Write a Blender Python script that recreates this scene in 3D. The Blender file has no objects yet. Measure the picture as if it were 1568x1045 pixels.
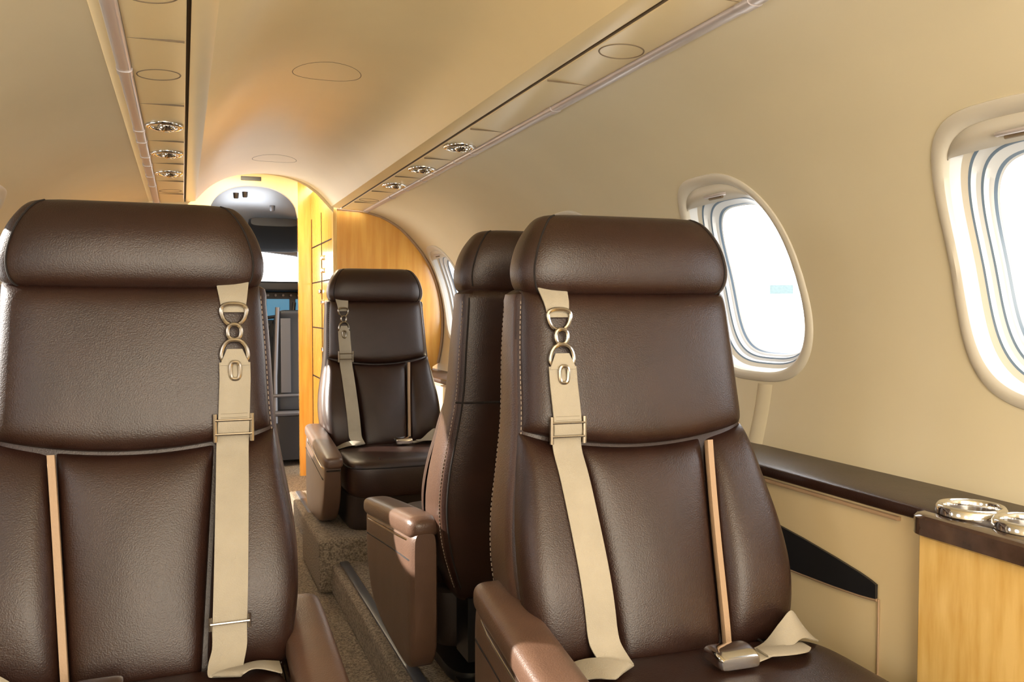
import bpy, math, random
from mathutils import Vector, Matrix
from mathutils.bvhtree import BVHTree
random.seed(4)
H=1.15; XC=.42; XK=.44
pi=math.pi
# ------------------------------------------------------------------ materials
def mat(name, col, rough=.5, metal=0, bump=0, bscale=100, var=0, vscale=5, coat=0, spec=.5, col2=None, stretch=None, bdist=.002, wr=0):
    m=bpy.data.materials.new(name); m.use_nodes=True
    nt=m.node_tree; N=nt.nodes; L=nt.links
    b=N['Principled BSDF']
    b.inputs['Base Color'].default_value=(*col,1); b.inputs['Roughness'].default_value=rough
    b.inputs['Metallic'].default_value=metal
    b.inputs['Specular IOR Level'].default_value=spec
    b.inputs['Coat Weight'].default_value=coat; b.inputs['Coat Roughness'].default_value=.12
    tc=N.new('ShaderNodeTexCoord')
    vec=tc.outputs['Object']
    if stretch:
        mp=N.new('ShaderNodeMapping'); mp.inputs['Scale'].default_value=stretch
        L.new(vec,mp.inputs['Vector']); svec=mp.outputs['Vector']
    else: svec=vec
    if var>0 or col2:
        n=N.new('ShaderNodeTexNoise'); n.inputs['Scale'].default_value=vscale; n.inputs['Detail'].default_value=6
        L.new(svec,n.inputs['Vector'])
        r=N.new('ShaderNodeValToRGB'); r.color_ramp.elements[0].position=.35; r.color_ramp.elements[1].position=.65
        c2=col2 if col2 else tuple(c*(1-var) for c in col)
        r.color_ramp.elements[0].color=(*c2,1); r.color_ramp.elements[1].color=(*col,1)
        L.new(n.outputs['Fac'],r.inputs['Fac']); L.new(r.outputs['Color'],b.inputs['Base Color'])
    if bump>0:
        n2=N.new('ShaderNodeTexNoise'); n2.inputs['Scale'].default_value=bscale; n2.inputs['Detail'].default_value=3
        L.new(vec,n2.inputs['Vector'])
        bp=N.new('ShaderNodeBump'); bp.inputs['Strength'].default_value=bump; bp.inputs['Distance'].default_value=bdist
        L.new(n2.outputs['Fac'],bp.inputs['Height'])
        last=bp
        if wr>0:
            n3=N.new('ShaderNodeTexNoise'); n3.inputs['Scale'].default_value=7; n3.inputs['Detail'].default_value=1
            mp3=N.new('ShaderNodeMapping'); mp3.inputs['Scale'].default_value=(1.6,1,.7)
            L.new(vec,mp3.inputs['Vector']); L.new(mp3.outputs['Vector'],n3.inputs['Vector'])
            b3=N.new('ShaderNodeBump'); b3.inputs['Strength'].default_value=wr; b3.inputs['Distance'].default_value=.02
            L.new(n3.outputs['Fac'],b3.inputs['Height']); L.new(b3.outputs['Normal'],bp.inputs['Normal'])
        L.new(last.outputs['Normal'],b.inputs['Normal'])
    return m
def emis(name,col,s):
    m=bpy.data.materials.new(name); m.use_nodes=True
    b=m.node_tree.nodes['Principled BSDF']; b.inputs['Base Color'].default_value=(*col,1)
    b.inputs['Emission Color'].default_value=(*col,1); b.inputs['Emission Strength'].default_value=s
    return m
LEA=mat('brown_leather',(.0285,.0112,.0072),.36,bump=.35,bscale=400,var=.22,vscale=14,wr=.11,spec=.5)
LEA2=mat('brown_leather_sunlit',(.105,.056,.036),.37,bump=.3,bscale=330,var=.15,vscale=14,wr=.06,spec=.5)  # armrest leather, paler so the colour carries a sunlight highlight
LEAM=mat('brown_leather_lit_flank',(.062,.030,.019),.34,bump=.3,bscale=330,var=.15,vscale=14,wr=.08,spec=.55)  # same leather, lightened to paint in light on the seat sides
LEAD=mat('dark_base_cover',(.025,.014,.010),.6,bump=.2,bscale=200)
SEAM=mat('seam_shadow',(.008,.004,.003),.85)
STITCH=mat('stitch_thread',(.30,.23,.18),.7)
TAN=mat('tan_piping',(.38,.25,.15),.5,bump=.2,bscale=300)
WEB=mat('belt_webbing',(.37,.325,.25),.75,bump=.5,bscale=420,var=.08,vscale=20)
THR=mat('belt_thread',(.10,.08,.055),.8)
BRZ=mat('belt_hardware',(.42,.38,.33),.22,metal=1)
CHR=mat('chrome',(.78,.77,.76),.10,metal=1)
WALL=mat('cream_wall',(.66,.575,.395),.48,bump=.05,bscale=60,var=.04,vscale=3)
SUR=mat('window_surround_cream',(.56,.51,.42),.4,bump=.05,bscale=60)
CEIL=mat('cream_ceiling',(.78,.63,.36),.33,bump=.04,bscale=40,var=.05,vscale=3)
GRV=mat('panel_groove',(.17,.12,.07),.6)
PAN=mat('cream_side_panel',(.66,.52,.30),.45,bump=.05,bscale=80,var=.04)
TRK=mat('silver_lilac_track',(.52,.47,.47),.3,metal=.3)
FRM=mat('window_frame_white',(.56,.56,.55),.3)
FRG=mat('window_seal_grey',(.13,.18,.24),.3)
WOOD=mat('honey_wood',(.80,.43,.09),.22,coat=.6,col2=(.68,.32,.055),vscale=4,stretch=(9,9,.8))
WOODL=mat('light_maple_wood',(.78,.52,.18),.22,coat=.6,col2=(.64,.38,.10),vscale=5,stretch=(9,9,1.3))
CARP=mat('beige_carpet',(.36,.28,.19),.95,bump=1,bscale=260,col2=(.12,.085,.055),vscale=150,bdist=.01)
BLK=mat('black_trim',(.012,.012,.014),.35)
STONE=mat('brown_counter_top',(.075,.043,.030),.12,coat=.8,var=.4,vscale=30)
GREY=mat('cockpit_grey',(.36,.37,.39),.55,bump=.1,bscale=90)
GREYM=mat('cockpit_frame_grey',(.10,.10,.11),.35,metal=.4)
GREYD=mat('cockpit_dark',(.018,.021,.027),.5,bump=.1,bscale=60)
SCR=emis('avionics_screen',(.05,.16,.26),.9)
WHITE=mat('exterior_white',(.8,.8,.8),.6)
APR=mat('apron_concrete',(.62,.62,.60),.8,var=.1,vscale=.5)
TEAL=mat('hangar_teal',(.085,.125,.13),.6,var=.2)
GLS=bpy.data.materials.new('window_glass'); GLS.use_nodes=True
_n=GLS.node_tree; _n.nodes.clear()
o=_n.nodes.new('ShaderNodeOutputMaterial'); mx=_n.nodes.new('ShaderNodeMixShader'); tr=_n.nodes.new('ShaderNodeBsdfTransparent'); gl=_n.nodes.new('ShaderNodeBsdfGlossy')
gl.inputs['Roughness'].default_value=.03; mx.inputs[0].default_value=.05
_n.links.new(tr.outputs[0],mx.inputs[1]); _n.links.new(gl.outputs[0],mx.inputs[2]); _n.links.new(mx.outputs[0],o.inputs[0])
# ------------------------------------------------------------------ mesh helpers
COL=bpy.context.scene.collection
def mk(name,V,F,mats,parent=None,loc=(0,0,0),smooth=True,idx=None,sharp=40,sub=0):
    me=bpy.data.meshes.new(name); me.from_pydata([tuple(v) for v in V],[],F)
    if not isinstance(mats,(list,tuple)): mats=[mats]
    for m in mats: me.materials.append(m)
    if idx:
        for p,i in zip(me.polygons,idx): p.material_index=i
    me.update()
    if smooth:
        for p in me.polygons: p.use_smooth=True
        if sharp: me.set_sharp_from_angle(angle=math.radians(sharp))
    ob=bpy.data.objects.new(name,me); COL.objects.link(ob); ob.location=loc
    if parent: ob.parent=parent
    return ob
def empty(name,loc=(0,0,0),rz=0,scale=(1,1,1)):
    e=bpy.data.objects.new(name,None); COL.objects.link(e); e.location=loc; e.rotation_euler=(0,0,rz); e.scale=scale; e.empty_display_size=.1
    return e
def join(parts):
    V=[];F=[];I=[]
    for p in parts:
        v,f=p[0],p[1]; i=p[2] if len(p)>2 else 0
        o=len(V); V+=list(v); F+=[tuple(a+o for a in q) for q in f]; I+=[i]*len(f)
    return V,F,I
def sgn(a): return -1 if a<0 else 1
def sring(hw,hd,n=40,e=4):
    out=[]
    for i in range(n):
        t=2*pi*i/n; c,s=math.cos(t),math.sin(t)
        out.append((hw*sgn(c)*abs(c)**(2/e),hd*sgn(s)*abs(s)**(2/e)))
    return out
def herm(tab,x):
    if not isinstance(tab[0][1],tuple): 
        return herm([(a,(b,)) for a,b in tab],x)[0]
    n=len(tab)
    if x<=tab[0][0]: return tab[0][1]
    if x>=tab[-1][0]: return tab[-1][1]
    k=0
    while tab[k+1][0]<x: k+=1
    def tan(i,j):
        if i==0: return (tab[1][1][j]-tab[0][1][j])/(tab[1][0]-tab[0][0])
        if i==n-1: return (tab[-1][1][j]-tab[-2][1][j])/(tab[-1][0]-tab[-2][0])
        return (tab[i+1][1][j]-tab[i-1][1][j])/(tab[i+1][0]-tab[i-1][0])
    x0,x1=tab[k][0],tab[k+1][0]; h=x1-x0; t=(x-x0)/h
    r=[]
    for j in range(len(tab[0][1])):
        a,b=tab[k][1][j],tab[k+1][1][j]; m0,m1=tan(k,j)*h,tan(k+1,j)*h
        r.append((2*t**3-3*t*t+1)*a+(t**3-2*t*t+t)*m0+(-2*t**3+3*t*t)*b+(t**3-t*t)*m1)
    return tuple(r)
def cat(P,m=6):
    P=[Vector(p) for p in P]; out=[]
    for i in range(len(P)-1):
        p0=P[max(i-1,0)];p1=P[i];p2=P[i+1];p3=P[min(i+2,len(P)-1)]
        for k in range(m):
            t=k/m
            out.append(.5*((2*p1)+(-p0+p2)*t+(2*p0-5*p1+4*p2-p3)*t*t+(-p0+3*p1-3*p2+p3)*t**3))
    out.append(P[-1]); return out
def loft(rings,cap=True):
    V=[];F=[]; n=len(rings[0])
    for r in rings: V+=[tuple(p) for p in r]
    for k in range(len(rings)-1):
        for i in range(n):
            j=(i+1)%n; F.append((k*n+i,k*n+j,(k+1)*n+j,(k+1)*n+i))
    if cap:
        for k,rev in ((0,1),(len(rings)-1,0)):
            c=Vector((0,0,0))
            for p in rings[k]: c+=Vector(p)
            c/=n; V.append(tuple(c)); ci=len(V)-1
            for i in range(n):
                j=(i+1)%n
                F.append((k*n+j,k*n+i,ci) if rev else (k*n+i,k*n+j,ci))
    return V,F
def loftz(tab,m=3,n=44,e=4,cx=0):
    t2=[(i,(z,cy,hw,hd)) for i,(z,cy,hw,hd) in enumerate(tab)]
    rings=[]
    for k in range((len(tab)-1)*m+1):
        z,cy,hw,hd=herm(t2,k/m); rings.append([(cx+a,cy+b,z) for a,b in sring(hw,hd,n,e)])
    return loft(rings)
def lofty(tab,m=3,n=36,e=4):
    t2=[(i,tuple(t)) for i,t in enumerate(tab)]
    rings=[]
    for k in range((len(tab)-1)*m+1):
        y,cx,cz,hx,hz=herm(t2,k/m); rings.append([(cx+a,y,cz+b) for a,b in sring(hx,hz,n,e)])
    return loft(rings)
def tube(P,r,n=8,closed=False):
    P=[Vector(p) for p in P]; rings=[]; N=len(P)
    up=None
    for i in range(N):
        a=P[(i-1)%N] if (closed or i>0) else P[i]; b=P[(i+1)%N] if (closed or i<N-1) else P[i]
        t=(b-a).normalized()
        if up is None:
            up=Vector((0,0,1)) if abs(t.z)<.9 else Vector((1,0,0))
        s=t.cross(up).normalized(); up=s.cross(t).normalized()
        rings.append([P[i]+r*(math.cos(2*pi*k/n)*s+math.sin(2*pi*k/n)*up) for k in range(n)])
    if closed:
        V,F=loft(rings,False); o=(N-1)*n
        for k in range(n):
            j=(k+1)%n; F.append((o+k,o+j,j,k))
        return V,F
    return loft(rings)
def ribbon(P,W,th):
    P=[Vector(p) for p in P]; W=[Vector(w) for w in W]; rings=[]
    for i in range(len(P)):
        a=P[max(i-1,0)];b=P[min(i+1,len(P)-1)]; t=(b-a).normalized(); nn=t.cross(W[i]).normalized()*th/2
        rings.append([P[i]-W[i]-nn*.6,P[i]-W[i]*.9-nn,P[i]+W[i]*.9-nn,P[i]+W[i]-nn*.6,P[i]+W[i]+nn*.6,P[i]+W[i]*.9+nn,P[i]-W[i]*.9+nn,P[i]-W[i]+nn*.6])
    return loft(rings)
def boxp(x0,x1,y0,y1,z0,z1):
    V=[(x,y,z) for x in (x0,x1) for y in (y0,y1) for z in (z0,z1)]
    F=[(0,1,3,2),(4,6,7,5),(0,4,5,1),(2,3,7,6),(0,2,6,4),(1,5,7,3)]
    return V,F
def box(name,x0,x1,y0,y1,z0,z1,m,parent=None,bev=.005,loc=(0,0,H)):
    V,F=boxp(x0,x1,y0,y1,z0,z1)
    ob=mk(name,V,F,m,parent,loc if not parent else (0,0,0),smooth=True,sharp=0)
    if bev:
        b=ob.modifiers.new('b','BEVEL'); b.width=bev; b.segments=3; b.limit_method='ANGLE'
        w=ob.modifiers.new('wn','WEIGHTED_NORMAL'); w.keep_sharp=False
    else:
        for p in ob.data.polygons: p.use_smooth=False
    return ob
def lathe(prof,n=32,c=(0,0,0),sx=1,sy=1):
    rings=[[(c[0]+r*sx*math.cos(2*pi*i/n),c[1]+r*sy*math.sin(2*pi*i/n),c[2]+z) for i in range(n)] for r,z in prof]
    return loft(rings,False)
def pad(xl,xr,zb,zt,yf,T,drop=.04,nu=40,nv=40,p=7,q=2.6,crown=.0):
    V=[];F=[]
    ew=lambda t:(max(0,1-abs(t)**p))**(1/q)
    for j in range(nv+1):
        vv=math.sin(pi/2*(2*j/nv-1)); v=(vv+1)/2
        for i in range(nu+1):
            u=math.sin(pi/2*(2*i/nu-1))
            x=xl(v)+(xr(v)-xl(v))*(u+1)/2
            z=zb(x)+(zt(x)-zb(x))*v
            y=yf(z)+drop-(T+drop)*ew(u)*ew(vv)-crown*(1-u*u)*(1-vv*vv)
            V.append((x,y,z))
    w=nu+1
    for j in range(nv):
        for i in range(nu): F.append((j*w+i,j*w+i+1,(j+1)*w+i+1,(j+1)*w+i))
    return V,F
def dashes(P,r,ln=.006,gap=.004):
    P=[Vector(p) for p in P]; L=[0]
    for i in range(1,len(P)): L.append(L[-1]+(P[i]-P[i-1]).length)
    def at(s):
        for i in range(1,len(P)):
            if L[i]>=s:
                t=(s-L[i-1])/max(1e-9,L[i]-L[i-1]); return P[i-1].lerp(P[i],t)
        return P[-1]
    parts=[]; s=0
    while s+ln<L[-1]:
        parts.append(tube([at(s),at(s+ln)],r,5)); s+=ln+gap
    return parts
# ------------------------------------------------------------------ SEAT
YF=[(.25,-.20),(.35,-.19),(.42,-.172),(.5,-.145),(.6,-.11),(.7,-.078),(.8,-.05),(.95,-.018),(1.06,0),(1.2,.01)]
yf=lambda z:herm(YF,z)
HW=[(.24,.20),(.32,.238),(.42,.272),(.52,.289),(.62,.286),(.72,.270),(.82,.256),(.95,.250),(1.08,.241)]
hw=lambda z:herm(HW,z)
YB=[(.24,-.02),(.32,.03),(.42,.06),(.55,.085),(.8,.115),(1.0,.125),(1.08,.12)]
yb=lambda z:herm(YB,z)
def seat(name,loc,rz,side,scale=(1,1,1),lowslider=False,armz=0,armx=.300):
    root=empty(name,loc,rz,scale)
    s=side
    A=lambda n,vf,m,**k: mk(n,vf[0],vf[1],m,root,**k)
    tab=[]
    for z in [.245,.26,.30,.36,.42,.50,.58,.66,.74,.80,.86,.92,.98,1.04,1.07,1.085]:
        f=yf(z)+.012; b=yb(z); w=hw(z)-.004
        if z<=.25 or z>=1.08: w-=.03; f+=.02;b-=.02
        tab.append((z,(f+b)/2,w,(b-f)/2))
    sh=A('back_shell',loftz(tab,2,64,5.5),LEA)
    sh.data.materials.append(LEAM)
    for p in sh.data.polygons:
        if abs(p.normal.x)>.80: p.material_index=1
    zsplit=lambda x:.805-.036*max(0,1-(x/.25)**2)
    up=pad(lambda v:-(hw(.80+.25*v)-.018),lambda v:hw(.80+.25*v)-.018,zsplit,lambda x:1.078,yf,.026,drop=.035,p=9,crown=.010)
    xin=lambda v:.108+.030*v
    cen=pad(lambda v:-xin(v)+.004,lambda v:xin(v)-.004,lambda x:.385,lambda x:zsplit(x)-.004,yf,.018,drop=.02,nv=50,p=10,crown=.018)
    def wing(sg):
        def o(v): return hw(.39+.41*v)-.012
        V,F=pad(lambda v:xin(v)+.003,o,lambda x:.385,lambda x:zsplit(x)-.004,lambda z:yf(z)-.022*math.exp(-((z-.55)/.14)**2),.022,drop=.04,nv=50,p=5,crown=.008)
        return [(sg*x,y,z) for x,y,z in V],F
    w1,w2=wing(1),wing(-1)
    A('upper_back_pad',up,LEA,sharp=0); A('lumbar_pad',cen,LEA,sharp=0)
    A('side_bolster_1',w1,LEA,sharp=0); A('side_bolster_2',w2,LEA,sharp=0)
    V,F,_=join([up,cen,w1,w2]); bvh=BVHTree.FromPolygons([Vector(v) for v in V],[f for f in F])
    def srf(x,z,off=.003):
        h=bvh.ray_cast(Vector((x,-1,z)),Vector((0,1,0)))
        return (h[0].y if h[0] else yf(z))-off
    parts=[]
    P=[];W=[]
    for k in range(24):
        v=k/23; z=.395+(.775-.395)*v
        P.append((-s*xin(v),yf(z)-.018,z)); W.append((.0065,0,0))
    parts.append(ribbon(P,W,.014))
    V,F,_=join(parts); mk('tan_piping',V,F,TAN,root)
    parts=[]
    for sg in (1,-1):
        P=[]
        for k in range(60):
            z=.36+.70*k/59; f=yf(z)+.012;b=yb(z);hd=(b-f)/2;c=(f+b)/2; e=5.5
            cc,ss=math.cos(math.radians(30)),math.sin(math.radians(30))
            P.append((sg*((hw(z)-.004)*cc**(2/e)+.0004),c-hd*ss**(2/e)-.0004,z))
        parts+=dashes(P,.0011,.006,.004)
    V,F,_=join(parts); mk('edge_stitching',V,F,STITCH,root)
    P=[]
    for k in range(41):
        x=-.25+.5*k/40; z=.80; b=yb(z); hd=(b-(yf(z)+.012))/2; c=(b+yf(z)+.012)/2
        q=min(1,abs(x)/(hw(z)-.004)); P.append((x,c+hd*(1-q**5.5)**(1/5.5)+.0005,z))
    parts=[tube(P,.003,6)]
    for sg in (1,-1):
        P=[]
        for k in range(50):
            z=.30+.76*k/49; f=yf(z)+.012;b=yb(z);hd=(b-f)/2;c=(f+b)/2; e=5.5; q=.93
            P.append((sg*(hw(z)-.004)*q,c+hd*(1-q**e)**(1/e)+.0003,z))
        parts.append(tube(P,.0025,6))
    V,F,_=join(parts); mk('rear_seam',V,F,SEAM,root)
    parts=[]
    for sg in (1,-1):
        P=[]
        for k in range(50):
            z=.30+.76*k/49; f=yf(z)+.012;b=yb(z);hd=(b-f)/2;c=(f+b)/2; e=5.5; q=.985
            P.append((sg*((hw(z)-.004)*q+.0005),c+hd*(1-q**e)**(1/e)+.0005,z))
        parts+=dashes(P,.0011,.006,.004)
    V,F,_=join(parts); mk('rear_stitching',V,F,STITCH,root)
    # headrest
    ht=[(1.066,.045,.19,.035),(1.070,.045,.214,.055),(1.083,.045,.228,.069),(1.105,.045,.234,.075),(1.13,.046,.233,.077),(1.16,.048,.225,.075),(1.185,.050,.214,.068),(1.205,.052,.201,.058),(1.220,.054,.188,.046),(1.229,.055,.171,.031),(1.233,.055,.135,.012)]
    A('headrest',loftz(ht,3,64,3.8),LEA,sharp=0)
    parts=[]
    t2=[(i,t) for i,t in enumerate(ht)]
    for sg in (1,-1):
        P=[]
        for k in range(3,28):
            z,cy,w,d=herm(t2,k/3); q=.90
            P.append((sg*w*q,cy-d*(1-q**3.8)**(1/3.8)-.0002,z))
        for k in range(27,6,-1):
            z,cy,w,d=herm(t2,k/3); q=.90
            P.append((sg*w*q,cy+d*(1-q**3.8)**(1/3.8)+.0002,z))
        parts.append(tube(P,.0022,6))
    V,F,_=join(parts); mk('headrest_seam',V,F,SEAM,root)
    # cushion
    cc=-s*.03
    ct=[(.245,-.40,.25,.215),(.25,-.40,.268,.228),(.27,-.40,.280,.236),(.31,-.40,.284,.240),(.35,-.40,.284,.240),(.375,-.40,.280,.236),(.392,-.40,.270,.226),(.402,-.40,.25,.205),(.407,-.40,.21,.165),(.410,-.40,.12,.09)]
    A('seat_cushion',loftz(ct,3,64,6,cc),LEA,sharp=0)
    parts=[tube([(cc+x,y,.4035+.003*(1-((y+.4)/.24)**2)) for y in [-.60+.43*k/10 for k in range(11)]],.0022,6) for x in (-.15,.15)]
    rr=[(cc+a,b-.40,.372) for a,b in sring(.2815,.2375,60,6)]
    parts.append(tube(rr,.003,6,True))
    V,F,_=join(parts); mk('cushion_seam',V,F,SEAM,root)
    A('seat_skirt',loftz([(.10,-.34,.23,.22),(.11,-.34,.24,.235),(.20,-.35,.245,.245),(.25,-.36,.25,.25),(.26,-.36,.235,.23)],2,48,7),LEAD)
    pt=[loftz([(.0,-.30,.20,.22),(.03,-.30,.20,.22),(.05,-.30,.15,.17),(.11,-.30,.15,.17)],2,40,6)]
    for x in (-.17,.17): pt.append(boxp(x-.02,x+.02,-.60,.05,.0,.018))
    V,F,_=join(pt); mk('pedestal',V,F,BLK,root)
    pt=[boxp(-.19,.19,-.10,.0,.10,.27),boxp(-.12,-.08,-.02,.03,.05,.22),boxp(.06,.12,-.03,.04,.07,.20)]
    V,F,_=join(pt); mk('recline_mechanism',V,F,BLK,root)
    # aisle armrest
    cx=s*armx
    top=lambda y:armz+herm([(-.58,.435),(-.5,.445),(-.3,.468),(-.05,.495),(.04,.50)],y)
    body=[]
    for y,bz,hx in [(-.575,.38,.020),(-.565,.31,.032),(-.54,.23,.036),(-.48,.15,.038),(-.38,.11,.038),(-.2,.09,.038),(-.05,.09,.038),(.0,.13,.036),(.02,.20,.028)]:
        t=top(y)-.03; bz=min(bz,t-.02); body.append((y,cx,(t+bz)/2,hx,(t-bz)/2))
    A('armrest_panel',lofty(body,3,40,7),LEA2)
    cap=[]
    for y,hx,hz in [(-.60,.016,.010),(-.595,.031,.020),(-.575,.040,.026),(-.50,.044,.030),(-.25,.044,.031),(-.04,.043,.031),(.0,.039,.027),(.015,.028,.018),(.02,.015,.009)]:
        cap.append((y,cx,top(y)-.018,hx,hz))
    A('armrest_pad',lofty(cap,3,36,3.2),LEA2,sharp=0)
    st=[(y,cx,top(y)-.052,.0415 if -.56<y<0 else .03,.004) for y in (-.578,-.56,-.5,-.3,-.1,0,.01)]
    A('armrest_chrome_trim',lofty(st,2,24,6),CHR)
    st=[(y,cx,top(y)-.10,.0393 if -.54<y<0 else .03,.0025) for y in (-.55,-.53,-.5,-.3,-.1,-.01,.0)]
    A('armrest_panel_seam',lofty(st,2,24,6),SEAM)
    # ---- shoulder belt
    bx=lambda z:s*(.150+.022*min(1,max(0,(z-.45)/.45)))
    hw_b=.029
    def rib(z0,z1,n,off=.004,w=hw_b,w1=None):
        P=[];W=[]
        for k in range(n+1):
            z=z0+(z1-z0)*k/n; ww=w if w1 is None else w+(w1-w)*k/n
            y=min(srf(bx(z)-.02,z,off),srf(bx(z)+.02,z,off),srf(bx(z),z,off)); P.append(Vector((bx(z),y,z))); W.append((ww,0,0))
        for _ in range(4):
            Q=[p.copy() for p in P]
            for i in range(1,len(P)-1): Q[i].y=min(P[i].y,(P[i-1].y+P[i+1].y)/2)
            P=Q
        return P,W
    dz=.012
    parts=[]
    P,W=rib(1.085,1.012+dz,6,.006,.031,.021); parts.append(ribbon(P,W,.004))
    P,W=rib(.955,.925,6,.012,.014,.027); parts.append(ribbon(P,W,.004))
    P,W=rib(.93,.80,14,.009,.028,.028); parts.append(ribbon(P,W,.005))
    P,W=rib(.825,.47,40,.005,.029); 
    z=.47; y0=P[-1].y
    ex=[Vector((s*.150,y0-.012,.445)),Vector((s*.143,y0-.035,.425)),Vector((s*.140,y0-.065,.416)),Vector((s*.150,y0-.075,.424)),Vector((s*.175,y0-.062,.425)),Vector((s*.20,y0-.040,.417)),Vector((s*.235,y0-.02,.40))]
    exw=[(.029,0,0),(.029,-.004*s,0),(.026,-.012*s,.002),(.018,-.022*s,.004),(.006,-.028*s,.006),(.0,-.029*s,.004),(.0,-.028*s,.0)]
    P2=cat([P[-1]]+ex,5); W2=cat([W[-1]]+exw,5)
    parts.append(ribbon(P[:-1]+P2,W[:-1]+W2,.0035))
    V,F,_=join(parts); mk('shoulder_belt',V,F,WEB,root,sharp=50)
    parts=[]
    def sp(x,z,o=.0125): return (x,srf(bx(z),z,o),z)
    for z in (.905,.862,.856,.829,.836): parts.append(tube([sp(bx(z)-.024,z),sp(bx(z)+.024,z)],.0009,5))
    for a,b in ((-.024,.024),(.024,-.024)): parts.append(tube([sp(bx(.9)+a,.902),sp(bx(.865)+b,.865)],.0009,5))
    for a in (-.024,.024): parts.append(tube([sp(bx(.9)+a,.902),sp(bx(.865)+a,.865)],.0009,5))
    V,F,_=join(parts); mk('belt_stitching',V,F,THR,root)
    parts=[]
    def loop(zc,rx,rz,yo,sq=2.4,tap=0,r=.0042):
        P=[]
        for k in range(28):
            a,b=sring(rx,rz,28,sq)[k]; wv=1+tap*b/rz
            P.append((bx(zc)+a*wv,srf(bx(zc),zc,yo),zc+b))
        parts.append(tube(P,r,8,True))
    loop(1.008+dz,.022,.020,.012,2.6,.25); loop(.980+dz*.6,.012,.014,.018); loop(.950,.023,.022,.012,2.6,-.2); loop(.915,.0085,.016,.016,3)
    def slider(zc,r=.0042,thin=False):
        h=.012 if thin else .026
        for a in (-.033,.033):
            P=[(bx(zc)+a,srf(bx(zc),zc,.012),zc+d) for d in (-h,-h*.4,h*.4,h)]; parts.append(tube(P,r*(.7 if thin else 1),8))
        for d in ((0,) if thin else (-.012,.014)):
            parts.append(tube([(bx(zc)-.033,srf(bx(zc),zc,.014),zc+d),(bx(zc)+.033,srf(bx(zc),zc,.014),zc+d)],.0026,8))
    slider(.81)
    if lowslider: slider(.485,thin=True)
    V,F,_=join(parts); mk('belt_hooks',V,F,BRZ,root)
    # lap belt and buckle
    o=-s
    parts=[]
    P=[(o*.10,-.285,.417),(o*.15,-.275,.424),(o*.19,-.262,.440),(o*.225,-.245,.448),(o*.26,-.225,.425),(o*.29,-.20,.40)]
    W=[(0,.022,.0),(0,.024,.0),(0,.020,.014),(0,.018,.02),(0,.024,.01),(0,.025,0)]
    parts.append(ribbon(cat(P,5),cat(W,5),.004))
    P=[(o*.12,-.29,.425),(o*.16,-.30,.428),(o*.20,-.29,.424),(o*.23,-.265,.415)]
    W=[(0,.018,0),(0,.02,0),(0,.02,.0),(0,.016,0)]
    parts.append(ribbon(cat(P,5),cat(W,5),.004))
    V,F,_=join(parts); mk('lap_belt',V,F,WEB,root,sharp=50)
    bk=lofty([(-.325,o*.055,.428,.034,.008),(-.322,o*.055,.428,.038,.012),(-.30,o*.055,.431,.040,.015),(-.275,o*.055,.431,.040,.015),(-.262,o*.055,.428,.037,.010)],2,32,6)
    A('lap_buckle',bk,CHR)
    return root
seat('aft_facing_cabin_seat',(-.085,1.84,.06),0,1,(1.05,1,1.06),lowslider=True,armz=-.05,armx=.292)
seat('aft_facing_cabin_seat',(.848,1.53,.12),math.radians(-3),-1,(1,1,.992),armx=.292)
seat('forward_facing_cabin_seat',(.88,2.11,.12),pi,1,armx=.31,armz=-.01)
seat('aft_facing_cabin_seat',(.885,4.12,.12),0,-1,armx=.31,armz=-.02)
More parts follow.
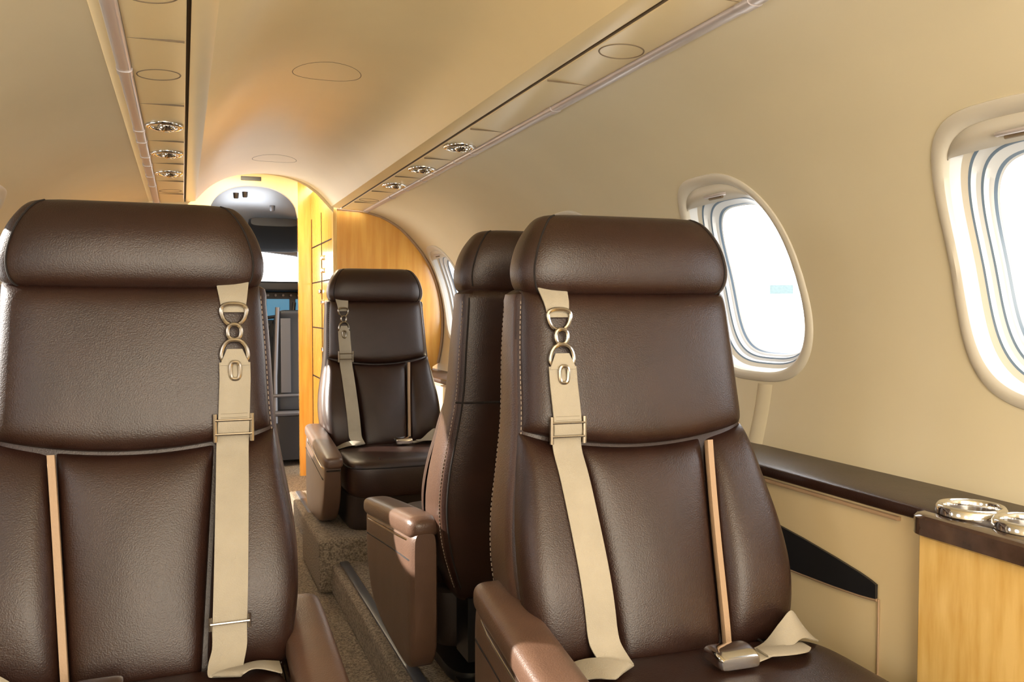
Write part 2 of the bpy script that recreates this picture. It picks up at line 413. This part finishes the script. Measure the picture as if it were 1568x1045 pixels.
# ------------------------------------------------------------------ CABIN SHELL
ZB,ZT,ZC=-.378,.46,.088
WT=[(-.40,1.022),(-.365,1.03),(-.25,1.055),(-.12,1.069),(0,1.066),(.13,1.042),(.25,.998),(.345,.941),(.425,.873),(.46,.838),(.497,.795),(.54,.722),(.565,.658),(.578,.60),(.581,.58)]
half=lambda z:herm(WT,z)
Y0,Y1=-1.25,5.19
PITCH=.92; WY=[-.77+PITCH*i for i in range(7)]
WA,WB=.214,.261
def wsym(d,n=96,e=3.1):
    return [(a,b) for a,b in sring(WA-d,WB-d,n,e)]
def wshape(d,n=96,e=3.1):
    return [(a*(1-.09*b/WB)+.034*b/WB+.008,b) for a,b in wsym(d,n,e)]
def wall(name,sg):
    V=[];F=[];K=8;N=96
    for yc in WY:
        hp=wshape(0); h0=wsym(0)
        rect=[]
        for a,b in h0:
            t=1e9
            if a>1e-9: t=min(t,(PITCH/2)/a)
            if a<-1e-9: t=min(t,(-PITCH/2)/a)
            if b>1e-9: t=min(t,(ZT-ZC)/b)
            if b<-1e-9: t=min(t,(ZB-ZC)/b)
            rect.append([a*t,b*t])
        for cx_,cz_ in ((PITCH/2,ZT-ZC),(-PITCH/2,ZT-ZC),(PITCH/2,ZB-ZC),(-PITCH/2,ZB-ZC)):
            i=min(range(N),key=lambda q:(rect[q][0]-cx_)**2+(rect[q][1]-cz_)**2); rect[i]=[cx_,cz_]
        o=len(V)
        for k in range(K+1):
            f=k/K
            for i in range(N):
                a=hp[i][0]*(1-f)+rect[i][0]*f; b=hp[i][1]*(1-f)+rect[i][1]*f
                z=ZC+b; V.append((XC+sg*half(z),yc+a,z))
        for k in range(K):
            for i in range(N):
                j=(i+1)%N; F.append((o+k*N+i,o+k*N+j,o+(k+1)*N+j,o+(k+1)*N+i) if sg<0 else (o+k*N+i,o+(k+1)*N+i,o+(k+1)*N+j,o+k*N+j))
    zs=[ZT-.003]+[ZT+(.581-ZT)*k/24 for k in range(25)]
    ys=[Y0+(Y1-Y0)*k/14 for k in range(15)]
    o=len(V)
    for y in ys:
        for q,z in enumerate(zs): V.append((XC+sg*(half(z)+(.002 if q==0 else .0004 if q<3 else 0)),y,z))
    w=len(zs)
    for j in range(14):
        for i in range(w-1): F.append((o+j*w+i,o+j*w+i+1,o+(j+1)*w+i+1,o+(j+1)*w+i) if sg<0 else (o+j*w+i,o+(j+1)*w+i,o+(j+1)*w+i+1,o+j*w+i+1))
    ob=mk(name,V,F,WALL,None,(0,0,H),sharp=0)
    me=ob.data
    nrm=[]
    for v in me.vertices:
        z=v.co.z; d=(half(min(z+.004,.581))-half(z-.004))/(min(z+.004,.581)-(z-.004))
        n=Vector((-sg,0,d)).normalized()
        if n.dot(v.normal)<0: n=-n
        nrm.append(n)
    me.normals_split_custom_set_from_vertices(nrm)
    # moulded vertical ribs between sill and ledge
    parts=[]
    for yc in (1.92,3.76):
        rg=[]
        for k in range(13):
            z=-.378+.176*k/12
            rg.append([(XC+sg*(half(z)+.002-.008*math.cos(pi*t/2)**.8),yc+.035*t,z) for t in [-1+2*q/16 for q in range(17)]])
        V=[p for r in rg for p in r]; F=[(a*17+b,a*17+b+1,a*17+b+18,a*17+b+17) for a in range(12) for b in range(16)]
        parts.append((V,F))
    V,F,_=join(parts); mk('moulded_rib',V,F,WALL,ob)
    return ob
wall('wall_right',1); wall('wall_left',-1)
# ceiling
prof=[(0,.762),(.08,.757),(.16,.742),(.23,.715),(.29,.676),(.335,.632),(.362,.600)]
t2=[(i,p) for i,p in enumerate(prof)]
cp=[herm(t2,k/4) for k in range(25)]
vz=lambda h:herm([(a,b) for a,b in prof],abs(h))
cp2=[(.366,.595),(.372,.593),(.413,.587),(.416,.5875)]
half_prof=cp+cp2+[(.417,.606),(.424,.606),(.425,.586),(.427,.584),(.543,.578),(.545,.579),(.546,.596),(.578,.596),(.579,.583),(.595,.584),(.70,.606)]
GI={len(cp)+len(cp2)-1,len(cp)+len(cp2),len(cp)+len(cp2)+1}
full=[(-a,b) for a,b in reversed(half_prof)]+half_prof[1:]
ys=[Y0,0,1,2,3,4,4.98]
w=len(full); V=[];F=[];I=[]
for y in ys:
    for a,b in full: V.append((XK+a,y,b))
nh=len(half_prof)
for j in range(len(ys)-1):
    for i in range(w-1):
        F.append((j*w+i,j*w+i+1,(j+1)*w+i+1,(j+1)*w+i))
        k=i-(nh-1) if i>=nh-1 else (nh-2-i)
        I.append(1 if k in GI else 0)
CE=mk('ceiling',V,F,[CEIL,GRV],None,(0,0,H),idx=I,sharp=30)
for sg,nm in ((1,'right'),(-1,'left')):
    parts=[]
    brk=[-1.2,-.35,.5,1.36,2.27,3.0,3.2,3.5,3.7,4.0,4.3,4.95]
    for a,b in zip(brk[:-1],brk[1:]):
        V,F=lofty([(a+.006,XK+sg*.562,.580,.011,.007),(a+.010,XK+sg*.562,.580,.0165,.012),(b-.010,XK+sg*.562,.580,.0165,.012),(b-.006,XK+sg*.562,.580,.011,.007)],1,20,3); parts.append((V,F,0))
        V,F=lofty([(b-.02,XK+sg*.562,.578,.0185,.012),(b+.02,XK+sg*.562,.578,.0185,.012)],1,16,3); parts.append((V,F,0))
    V,F,I=join(parts); mk('light_track_'+nm,V,F,[TRK],CE,idx=I)
    parts=[]
    for y in (.6,1.36,2.0,2.62,3.18,3.66,4.15,4.6):
        parts.append(boxp(min(XK+sg*.428,XK+sg*.543),max(XK+sg*.428,XK+sg*.543),y,y+.0012,.5779,.5825))
    V,F,I=join(parts); mk('panel_joints_'+nm,V,F,GRV,CE,smooth=False)
def ringc(nm,yc,r,h0,zf,tr=.0022):
    P=[]
    for k in range(64):
        a=2*pi*k/64; h=h0+r*math.cos(a); P.append((XK+h,yc+r*math.sin(a),zf(h)))
    V,F=tube(P,tr,6,True); mk(nm,V,F,GRV,CE)
for yc in (2.78,4.45,1.0): ringc('ceiling_access_cover',yc,.107,0,lambda h:vz(h)+.0010,.0018)
pz=lambda h:.5842-(abs(h)-.427)/.116*.006
for h0,yc in ((.487,1.72),(-.487,2.30),(-.487,1.72),(.487,.9),(.487,4.5),(-.487,4.5)): ringc('overhead_speaker_cover',yc,.05,h0,pz,.0018)
def reading_light(x,y):
    e=empty('reading_light',(XK+x,y,H+.5815))
    rim=lathe([(.066,.0),(.066,-.004),(.060,-.009),(.050,-.009),(.045,-.004),(.043,.004)],36,sx=.86)
    mk('bezel',*rim,CHR,e,sharp=0)
    mk('bowl',*lathe([(.0445,-.003),(.040,.004),(.02,.0085),(.0001,.009)],32,sx=.86),BLK,e,sharp=0)
    mk('eyeball',*lathe([(.0001,-.020),(.008,-.021),(.014,-.019),(.022,-.016),(.027,-.008),(.028,.0),(.026,.008)],28,c=(.008,-.004,0)),CHR,e,sharp=0)
    mk('bulb',*lathe([(.0001,-.0225),(.006,-.022),(.008,-.0195)],20,c=(.008,-.004,0)),FRM,e)
for y in (2.92,3.43,3.92):
    reading_light(.487,y); reading_light(-.487,y)
# windows
def window(n,yc,sg):
    e=empty('window_%d'%n,(XC,yc,H+ZC))
    R=[(-.024,.002,0),(-.021,-.004,0),(-.014,-.008,0),(-.004,-.008,0),(.003,-.003,0),(.006,.008,0),(.008,.012,1),(.012,.030,1),(.022,.036,0),(.026,.038,2),(.029,.048,1),(.036,.052,1),(.040,.054,2),(.043,.064,1),(.050,.068,1),(.053,.074,2),(.056,.076,1)]
    rings=[]
    for d,dep,m in R:
        rings.append([(sg*(half(ZC+b)+dep),a,b) for a,b in wshape(d)])
    V,F=loft(rings,False); I=[]
    for k in range(len(R)-1): I+=[R[k+1][2]]*96
    mk('surround',V,F,[SUR,FRM,FRG],e,idx=I,sharp=35)
    r=rings[-1]; V=[tuple(p) for p in r]+[(sg*(half(ZC)+.074),0,0)]
    F=[(i,(i+1)%96,96) for i in range(96)]
    mk('pane',V,F,GLS,e,smooth=False)
    V=[];F=[]
    sh=wshape(.004,192)
    up=[p for p in sh if p[1]>.202]; up.sort()
    for a,b in up: V.append((sg*(half(ZC+b)+.003),a,b))
    for a,b in up: V.append((sg*(half(ZC+.208)+.006),a,.208+.008*(1-(a/.2)**2)))
    k=len(up)
    for i in range(k-1): F.append((i,i+1,k+i+1,k+i))
    ob=mk('shade',V,F,SUR,e); so=ob.modifiers.new('s','SOLIDIFY'); so.thickness=.006; so.offset=0
    hx=half(ZC+.228)-.002
    P=[(-.025,sg*hx,.229),(-.02,sg*(hx-.008),.228),(.0,sg*(hx-.012),.227),(.04,sg*(hx-.012),.227),(.06,sg*(hx-.008),.228),(.065,sg*hx,.229)]
    V,F=tube([(p[1],p[0],p[2]) for p in cat(P,3)],.0045,8); V2,F2=tube([(sg*(hx+.001),-.01,.222),(sg*(hx+.001),.05,.222)],.004,8)
    V,F,I=join([(V,F,0),(V2,F2,1)])
    mk('shade_handle',V,F,[TRK,GRV],e,idx=I)
n=1
for sg in (1,-1):
    for yc in WY: window(n,yc,sg); n+=1
# lower sidewalls
def lower(sg,nm):
    X=lambda h:XC+sg*h
    h=.85; a=1.235 if sg>0 else Y0
    V=[(X(h),a-.10,-.37),(X(h),Y1,-.37),(X(h-.01),Y1,-1.15),(X(h-.01),a-.10,-1.15)]
    W_=mk('wall_lower_'+nm,V,[(0,1,2,3)],PAN,None,(0,0,H),smooth=False)
    hc=.943
    pts=[(a-.012,X(hc),-.378,.088,.006),(a,X(hc),-.378,.100,.012),(a+.02,X(hc),-.376,.104,.015),(4.9,X(hc),-.376,.104,.015),(5.0,X(hc),-.376,.104,.015)]
    mk('side_ledge',*lofty(pts,2,36,6),LEA,W_)
    mk('side_ledge_trim',*lofty([(a,X(.845),-.397,.006,.004),(5,X(.845),-.397,.006,.004)],1,10,3),TAN,W_)
    return W_
LR=lower(1,'right'); lower(-1,'left')
X=XC+.85-.006
top=[(2.1,-.460),(1.8,-.470),(1.6,-.487),(1.5,-.499),(1.4,-.514),(1.33,-.526),(1.30,-.533),(1.285,-.538)]
bot=[(2.1,-.585),(1.8,-.582),(1.6,-.580),(1.5,-.578),(1.4,-.575),(1.33,-.571),(1.30,-.568),(1.285,-.566)]
V=[(X,y,z) for y,z in top]+[(X,y,z) for y,z in bot]; k=len(top)
ob=mk('side_table_slot',V,[(i,i+1,k+i+1,k+i) for i in range(k-1)],BLK,LR,smooth=False)
so=ob.modifiers.new('s','SOLIDIFY'); so.thickness=.006
parts=[tube([(X-.002,y,z-.003) for y,z in bot],.003,6),tube([(X,1.282,-.567),(X,1.282,-1.0)],.002,6),tube([(X+.004,1.17,-.405),(X,1.17,-1.0)],.003,6)]
V,F,_=join(parts); mk('side_panel_trim',V,F,TAN,LR)
# floor
box('floor',-.7,1.6,Y0,6.0,-1.20,-1.15,CARP,None,0)
PR=empty('seat_platform_right',(0,0,H)); PL=empty('seat_platform_left',(0,0,H))
box('deck',.55,1.225,Y0,4.95,-1.149,-1.031,CARP,PR,.012)
box('deck',-.40,.29,Y0,4.95,-1.149,-1.091,CARP,PL,.012)
mk('seat_track_rail',*lofty([(.3,.60,-1.028,.018,.006),(4.9,.60,-1.028,.018,.006)],1,12,4),GREYM,PR)
box('carpeted_pedestal',.50,1.12,3.45,3.98,-1.149,-.93,CARP,PR,.02)
box('wall_rear',-.7,1.6,Y0-.05,Y0,-1.15,.8,WALL,None,0)
# ------------------------------------------------------------------ side cabinet with cup holders
cab=empty('side_cabinet',(0,0,H))
box('wood_body',1.240,1.44,.0,1.165,-1.03,-.405,WOODL,cab,.003)
box('plinth',1.25,1.44,.0,1.15,-1.149,-1.03,BLK,cab,0)
def rrect(x0,x1,y0,y1,r,z,n=8):
    out=[]
    for cx,cy,a0 in ((x1-r,y1-r,0),(x0+r,y1-r,90),(x0+r,y0+r,180),(x1-r,y0+r,270)):
        for k in range(n+1):
            a=math.radians(a0+90*k/n); out.append((cx+r*math.cos(a),cy+r*math.sin(a),z))
    return out
def slab(d,z): return rrect(1.226+d,1.462,-.02,1.190-d,.045,z)
V,F=loft([slab(.006,-.407),slab(.0,-.403),slab(.0,-.373),slab(.004,-.368),slab(.012,-.366)])
top_ob=mk('counter_top',V,F,STONE,None,(0,0,H),sharp=35)
cut=[]
CUPS=[(1.315,1.120),(1.315,1.004)]
for cx,cy in CUPS:
    V,F=loft([[(cx+.05*math.cos(2*pi*k/48),cy+.05*math.sin(2*pi*k/48),z) for k in range(48)] for z in (-.402,-.30)])
    c=mk('cut',V,F,STONE,None,(0,0,H)); cut.append(c)
    bm=top_ob.modifiers.new('bo','BOOLEAN'); bm.object=c; bm.operation='DIFFERENCE'; bm.solver='EXACT'
dg=bpy.context.evaluated_depsgraph_get(); me=bpy.data.meshes.new_from_object(top_ob.evaluated_get(dg)); 
top_ob.modifiers.clear(); top_ob.data=me; top_ob.parent=cab; top_ob.location=(0,0,0)
for c in cut: bpy.data.objects.remove(c)
for i,(cx,cy) in enumerate(CUPS):
    pr=[(.0001,-.399),(.040,-.399),(.0455,-.395),(.0465,-.364),(.047,-.354),(.049,-.349),(.054,-.349),(.058,-.354),(.059,-.365)]
    mk('cup_holder_%d'%(i+1),*lathe(pr,48,c=(cx,cy,0)),CHR,cab,sharp=0)
    mk('cup_mat_%d'%(i+1),*lathe([(.0001,-.396),(.041,-.396),(.043,-.399)],32,c=(cx,cy,0)),BLK,cab,sharp=0)
# ------------------------------------------------------------------ forward bulkheads
def bulk(sg,nm):
    zs=[-1.15,-.9,-.345]+[-.345+(.578+.345)*k/40 for k in range(1,41)]
    def hz(z):
        if z<=-.345: return 1.0
        return half(z)
    outer=[(hz(z)-.002,z) for z in zs]+[(.56,.584),(.43,.59),(.41,.592)]
    poly=[(.41,-1.15)]+outer
    n=len(poly); V=[]
    for y in (5.02,5.05):
        for h,z in poly: V.append((XC+sg*h,y,z))
    F=[tuple(range(n)),tuple(range(2*n-1,n-1,-1))]+[(i,(i+1)%n,n+(i+1)%n,n+i) for i in range(n)]
    e=empty('bulkhead_'+nm,(0,0,H))
    mk('wood_panel',V,F,WOOD,e,smooth=False)
    mk('edge_trim',*tube([(XC+sg*(h-.008),5.015,z) for h,z in outer if z>-.34],.008,8),TAN,e)
    box('end_post',XC+sg*.41-.012,XC+sg*.41+.012,5.0,5.05,-1.149,.60,WOODL,e,.004)
    return e
bulk(1,'right'); bulk(-1,'left')
g=empty('galley_cabinet',(0,0,H))
box('cabinet_side',.832,.86,5.052,5.99,-1.149,.80,WOOD,g,.002)
parts=[]
for z in (.42,.18,-.12,-.45,-.8): parts.append(boxp(.829,.833,5.10,5.96,z,z+.007))
for y in (5.10,5.52,5.96): parts.append(boxp(.829,.833,y,y+.007,-1.0,.62))
V,F,_=join(parts); mk('door_gaps',V,F,SEAM,g,smooth=False)
parts=[]
for y,z in ((5.46,.33),(5.46,.25),(5.58,.12),(5.46,.05),(5.46,-.25),(5.46,-.6)):
    parts.append(lofty([(y-.03,.826,z,.004,.010),(y-.025,.824,z,.007,.016),(y+.025,.824,z,.007,.016),(y+.03,.826,z,.004,.010)],1,16,3))
V,F,_=join(parts); mk('latches',V,F,CHR,g)
hd=empty('door_frame_cockpit',(0,0,H))
OC,OW=.458,.287
def arch_z(x): 
    t=min(1,abs((x-OC)/OW)); return .63+.205*(1-t**2.3)**(1/2.0)
V=[];F=[]
xs=[OC-OW+2*OW*k/40 for k in range(41)]
for y in (6.0,6.04):
    for x in xs: V.append((x,y,arch_z(x)))
    for x in xs: V.append((x,y,1.0))
for b in (0,82):
    for i in range(40): F.append((b+i,b+i+1,b+41+i+1,b+41+i))
for i in range(40): F.append((i,i+1,82+i+1,82+i))
mk('header_arch',V,F,CEIL,hd)
box('jamb_right',OC+OW,.86,6.0,6.04,-1.149,1.0,WOOD,hd,0)
box('jamb_left',-.3,OC-OW,6.0,6.04,-1.149,1.0,CEIL,hd,0)
box('vent',.375,.505,5.993,6.0,.868,.895,BLK,hd,.001)
V=[];F=[]
vp=[(-.80,.55),(-.6,.72),(-.4,.86),(-.2,.95),(0,.985),(.2,.95),(.4,.86)]
t2=[(i,p) for i,p in enumerate(vp)]; pr=[herm(t2,k/4) for k in range(25)]
for y in (4.98,5.3,5.7,6.02):
    for a,b in pr: V.append((XC+a,y,b))
w=len(pr)
for j in range(3):
    for i in range(w-1): F.append((j*w+i,j*w+i+1,(j+1)*w+i+1,(j+1)*w+i))
mk('ceiling_vestibule',V,F,CEIL,None,(0,0,H))
V=[(XC+a,4.98,b) for a,b in pr]+[(XC+a,4.98,.56 if abs(a)>.36 else vz(a)-.002) for a,b in pr]
mk('ceiling_step',V,[(i,i+1,w+i+1,w+i) for i in range(w-1)],CEIL,CE)
# ------------------------------------------------------------------ cockpit
ck=empty('cockpit',(0,0,H))
V=[];F=[]
secs=[(6.04,.62,.90),(6.4,.72,.86),(6.8,.74,.76),(7.15,.72,.60),(7.3,.70,.50)]
rr=[]
for y,w_,zt in secs:
    ring=[]
    for k in range(41):
        a=pi*k/40; ring.append((OC-w_*math.cos(a),y,.15+(zt-.15)*math.sin(a)**.75))
    rr.append(ring)
for r in rr: V+=r
for k in range(len(rr)-1):
    for i in range(40): F.append((k*41+i,k*41+i+1,(k+1)*41+i+1,(k+1)*41+i))
mk('headliner',V,F,GREY,ck)
for sx,nm in ((-.72,'left'),(.74,'right')):
    box('cockpit_wall_'+nm,OC+sx-.01,OC+sx+.01,6.04,7.7,-1.15,.15,GREYD,ck,0)
box('cockpit_floor',OC-.75,OC+.75,6.0,7.7,-1.2,-1.15,CARP,ck,0)
box('nose_bulkhead',OC-.75,OC+.75,7.6,7.65,-1.15,.14,GREYD,ck,0)
parts=[]
for x0,y0,z0,x1,y1,z1 in ((OC,7.3,.52,OC,7.75,.12),(OC-.5,7.25,.45,OC-.55,7.7,.12),(OC+.5,7.25,.45,OC+.55,7.7,.12)):
    parts.append(tube([(x0,y0,z0),(x1,y1,z1)],.022,8))
parts.append(tube([(OC-.72,7.25,.30),(OC-.5,7.27,.46),(OC,7.3,.52),(OC+.5,7.27,.46),(OC+.72,7.25,.30)],.025,8))
V,F,_=join(parts); mk('windscreen_frame',V,F,GREY,ck)
box('glareshield',OC-.70,OC+.70,7.05,7.7,.15,.23,GREYD,ck,.02)
box('instrument_panel',OC-.68,OC+.68,7.2,7.5,-.6,.15,GREYD,ck,.01)
for i,x in enumerate((OC-.50,OC-.25,OC+.02,OC+.27,OC+.50)): box('display_%d'%i,x-.09,x+.09,7.185,7.2,-.08,.09,SCR,ck,.004)
parts=[tube([(x,7.19,z),(x,7.17,z)],.010,8) for x in [OC+.01+.06*k for k in range(8)] for z in (.120,-.12,-.17)]
V,F,_=join(parts); mk('panel_knobs',V,F,GREYM,ck)
box('centre_pedestal',OC-.13,OC+.13,6.6,7.2,-1.15,-.32,GREYD,ck,.02)
yk=[tube([(.70,7.2,-.10),(.70,6.95,-.05)],.018,10),tube([(.57,6.95,.06),(.58,6.94,-.02),(.62,6.94,-.06),(.70,6.94,-.05),(.78,6.94,-.06),(.82,6.94,-.02),(.83,6.95,.06)],.014,8)]
V,F,_=join(yk); mk('control_yoke',V,F,BLK,ck)
parts=[lofty([(6.70,.66,.66,.15,.02),(6.72,.66,.66,.19,.04),(6.90,.68,.57,.20,.045),(7.05,.70,.50,.19,.035),(7.08,.70,.49,.16,.02)],2,24,4)]
V,F,_=join(parts); mk('sun_visor',V,F,GREYD,ck)
parts=[lathe([(.0001,-.02),(.012,-.02),(.017,-.014),(.02,.02)],20,c=(x,y,z)) for x,y,z in ((.36,6.3,.80),(.42,6.3,.81),(.62,6.45,.74))]
V,F,_=join(parts); mk('overhead_knobs',V,F,GREYM,ck)
for cx in (.83,.12):
    p=[loftz([(-.72,6.45,.20,.05),(-.70,6.45,.22,.06),(-.4,6.47,.23,.06),(-.1,6.45,.21,.05),(-.02,6.42,.19,.04),(.0,6.42,.15,.02)],3,32,4,cx),
       loftz([(-.78,6.72,.2,.24),(-.76,6.72,.23,.26),(-.68,6.72,.23,.26),(-.66,6.72,.2,.24)],2,32,5,cx)]
    V,F,_=join(p); mk('pilot_seat_back',V,F,GREYD,ck)
    p=[tube([(cx-.19,6.36,.02),(cx-.21,6.36,-.5),(cx-.21,6.36,-.95)],.016,8),tube([(cx+.21,6.36,.0),(cx+.23,6.36,-.5),(cx+.23,6.36,-.95)],.014,8),
       boxp(cx-.17,cx-.10,6.36,6.38,-.60,-.06),
       tube([(cx-.23,6.34,-.62),(cx+.23,6.34,-.62)],.012,8),tube([(cx-.23,6.34,-.75),(cx+.23,6.34,-.75)],.02,8)]
    V,F,_=join(p); mk('pilot_seat_frame',V,F,GREYM,ck)
    p=[boxp(cx-.25,cx-.19,6.32,6.9,-1.15,-.82),boxp(cx+.19,cx+.25,6.32,6.9,-1.15,-.82),boxp(cx-.2,cx+.2,6.40,6.9,-1.1,-.78)]
    V,F,_=join(p); mk('pilot_seat_base',V,F,BLK,ck)
# ------------------------------------------------------------------ exterior
mk('ground_apron',[(-150,-150,0),(400,-150,0),(400,400,0),(-150,400,0)],[(0,1,2,3)],APR,None,(0,0,-1.25),smooth=False)
hg=empty('hangar_building',(112,140,-1.2),math.radians(-38))
V=[(-9,-6,0),(9,-6,0),(9,-6,6.8),(0,-6,9.0),(-9,-6,6.8),(-9,6,0),(9,6,0),(9,6,6.8),(0,6,9.0),(-9,6,6.8)]
mk('walls_and_roof',V,[(0,1,2,3,4),(5,9,8,7,6),(0,4,9,5),(1,6,7,2),(2,7,8,3),(4,3,8,9)],WHITE,hg,smooth=False)
box('door_band',-2.4,1.9,-6.1,-6.0,5.5,7.2,TEAL,hg,0)
# ------------------------------------------------------------------ lights
def area(nm,loc,rot,sx,sy,e,col):
    l=bpy.data.lights.new(nm,'AREA'); l.shape='RECTANGLE'; l.size=sx; l.size_y=sy; l.energy=e; l.color=col
    o=bpy.data.objects.new(nm,l); COL.objects.link(o); o.location=loc; o.rotation_euler=rot; return o
area('aft_fill_upper',(XC,-.45,H+.70),(math.radians(25),0,0),.7,.9,22,(1,.92,.78))  # added fill above and behind the camera, not a cabin fitting
area('aft_fill_lower',(XC-.1,-1.0,H+.05),(math.radians(116),0,0),1.3,1.0,48,(1,.92,.78))  # added fill behind the camera, tilted up to lift ceiling and seats
area('vestibule_fill',(.35,5.5,H+.93),(0,0,0),.3,.3,18,(1,.86,.58))  # added lamp to brighten the forward ceiling and header
area('cockpit_dome_light',(.45,6.5,H+.70),(math.radians(180),0,0),.3,.3,1.2,(.9,.95,1))
sun=bpy.data.lights.new('sun','SUN'); sun.energy=16; sun.angle=.012; sun.color=(1,.93,.82)
so=bpy.data.objects.new('sun',sun); COL.objects.link(so); so.rotation_euler=Vector((1,-.60,-.44)).to_track_quat('-Z','Y').to_euler()
w=bpy.data.worlds.new('World'); bpy.context.scene.world=w; w.use_nodes=True
bg=w.node_tree.nodes['Background']; bg.inputs[0].default_value=(.98,.985,1,1); bg.inputs[1].default_value=6.5
# camera
cam=bpy.data.cameras.new('camera'); cam.lens=30; cam.sensor_width=36; cam.clip_start=.03; cam.clip_end=1000
co=bpy.data.objects.new('camera',cam); COL.objects.link(co); co.location=(0,0,H)
co.rotation_euler=(math.radians(90-2.08),0,math.radians(-21.1))
bpy.context.scene.camera=co
vs=bpy.context.scene.view_settings; vs.view_transform='Standard'; vs.look='None'; vs.exposure=.2
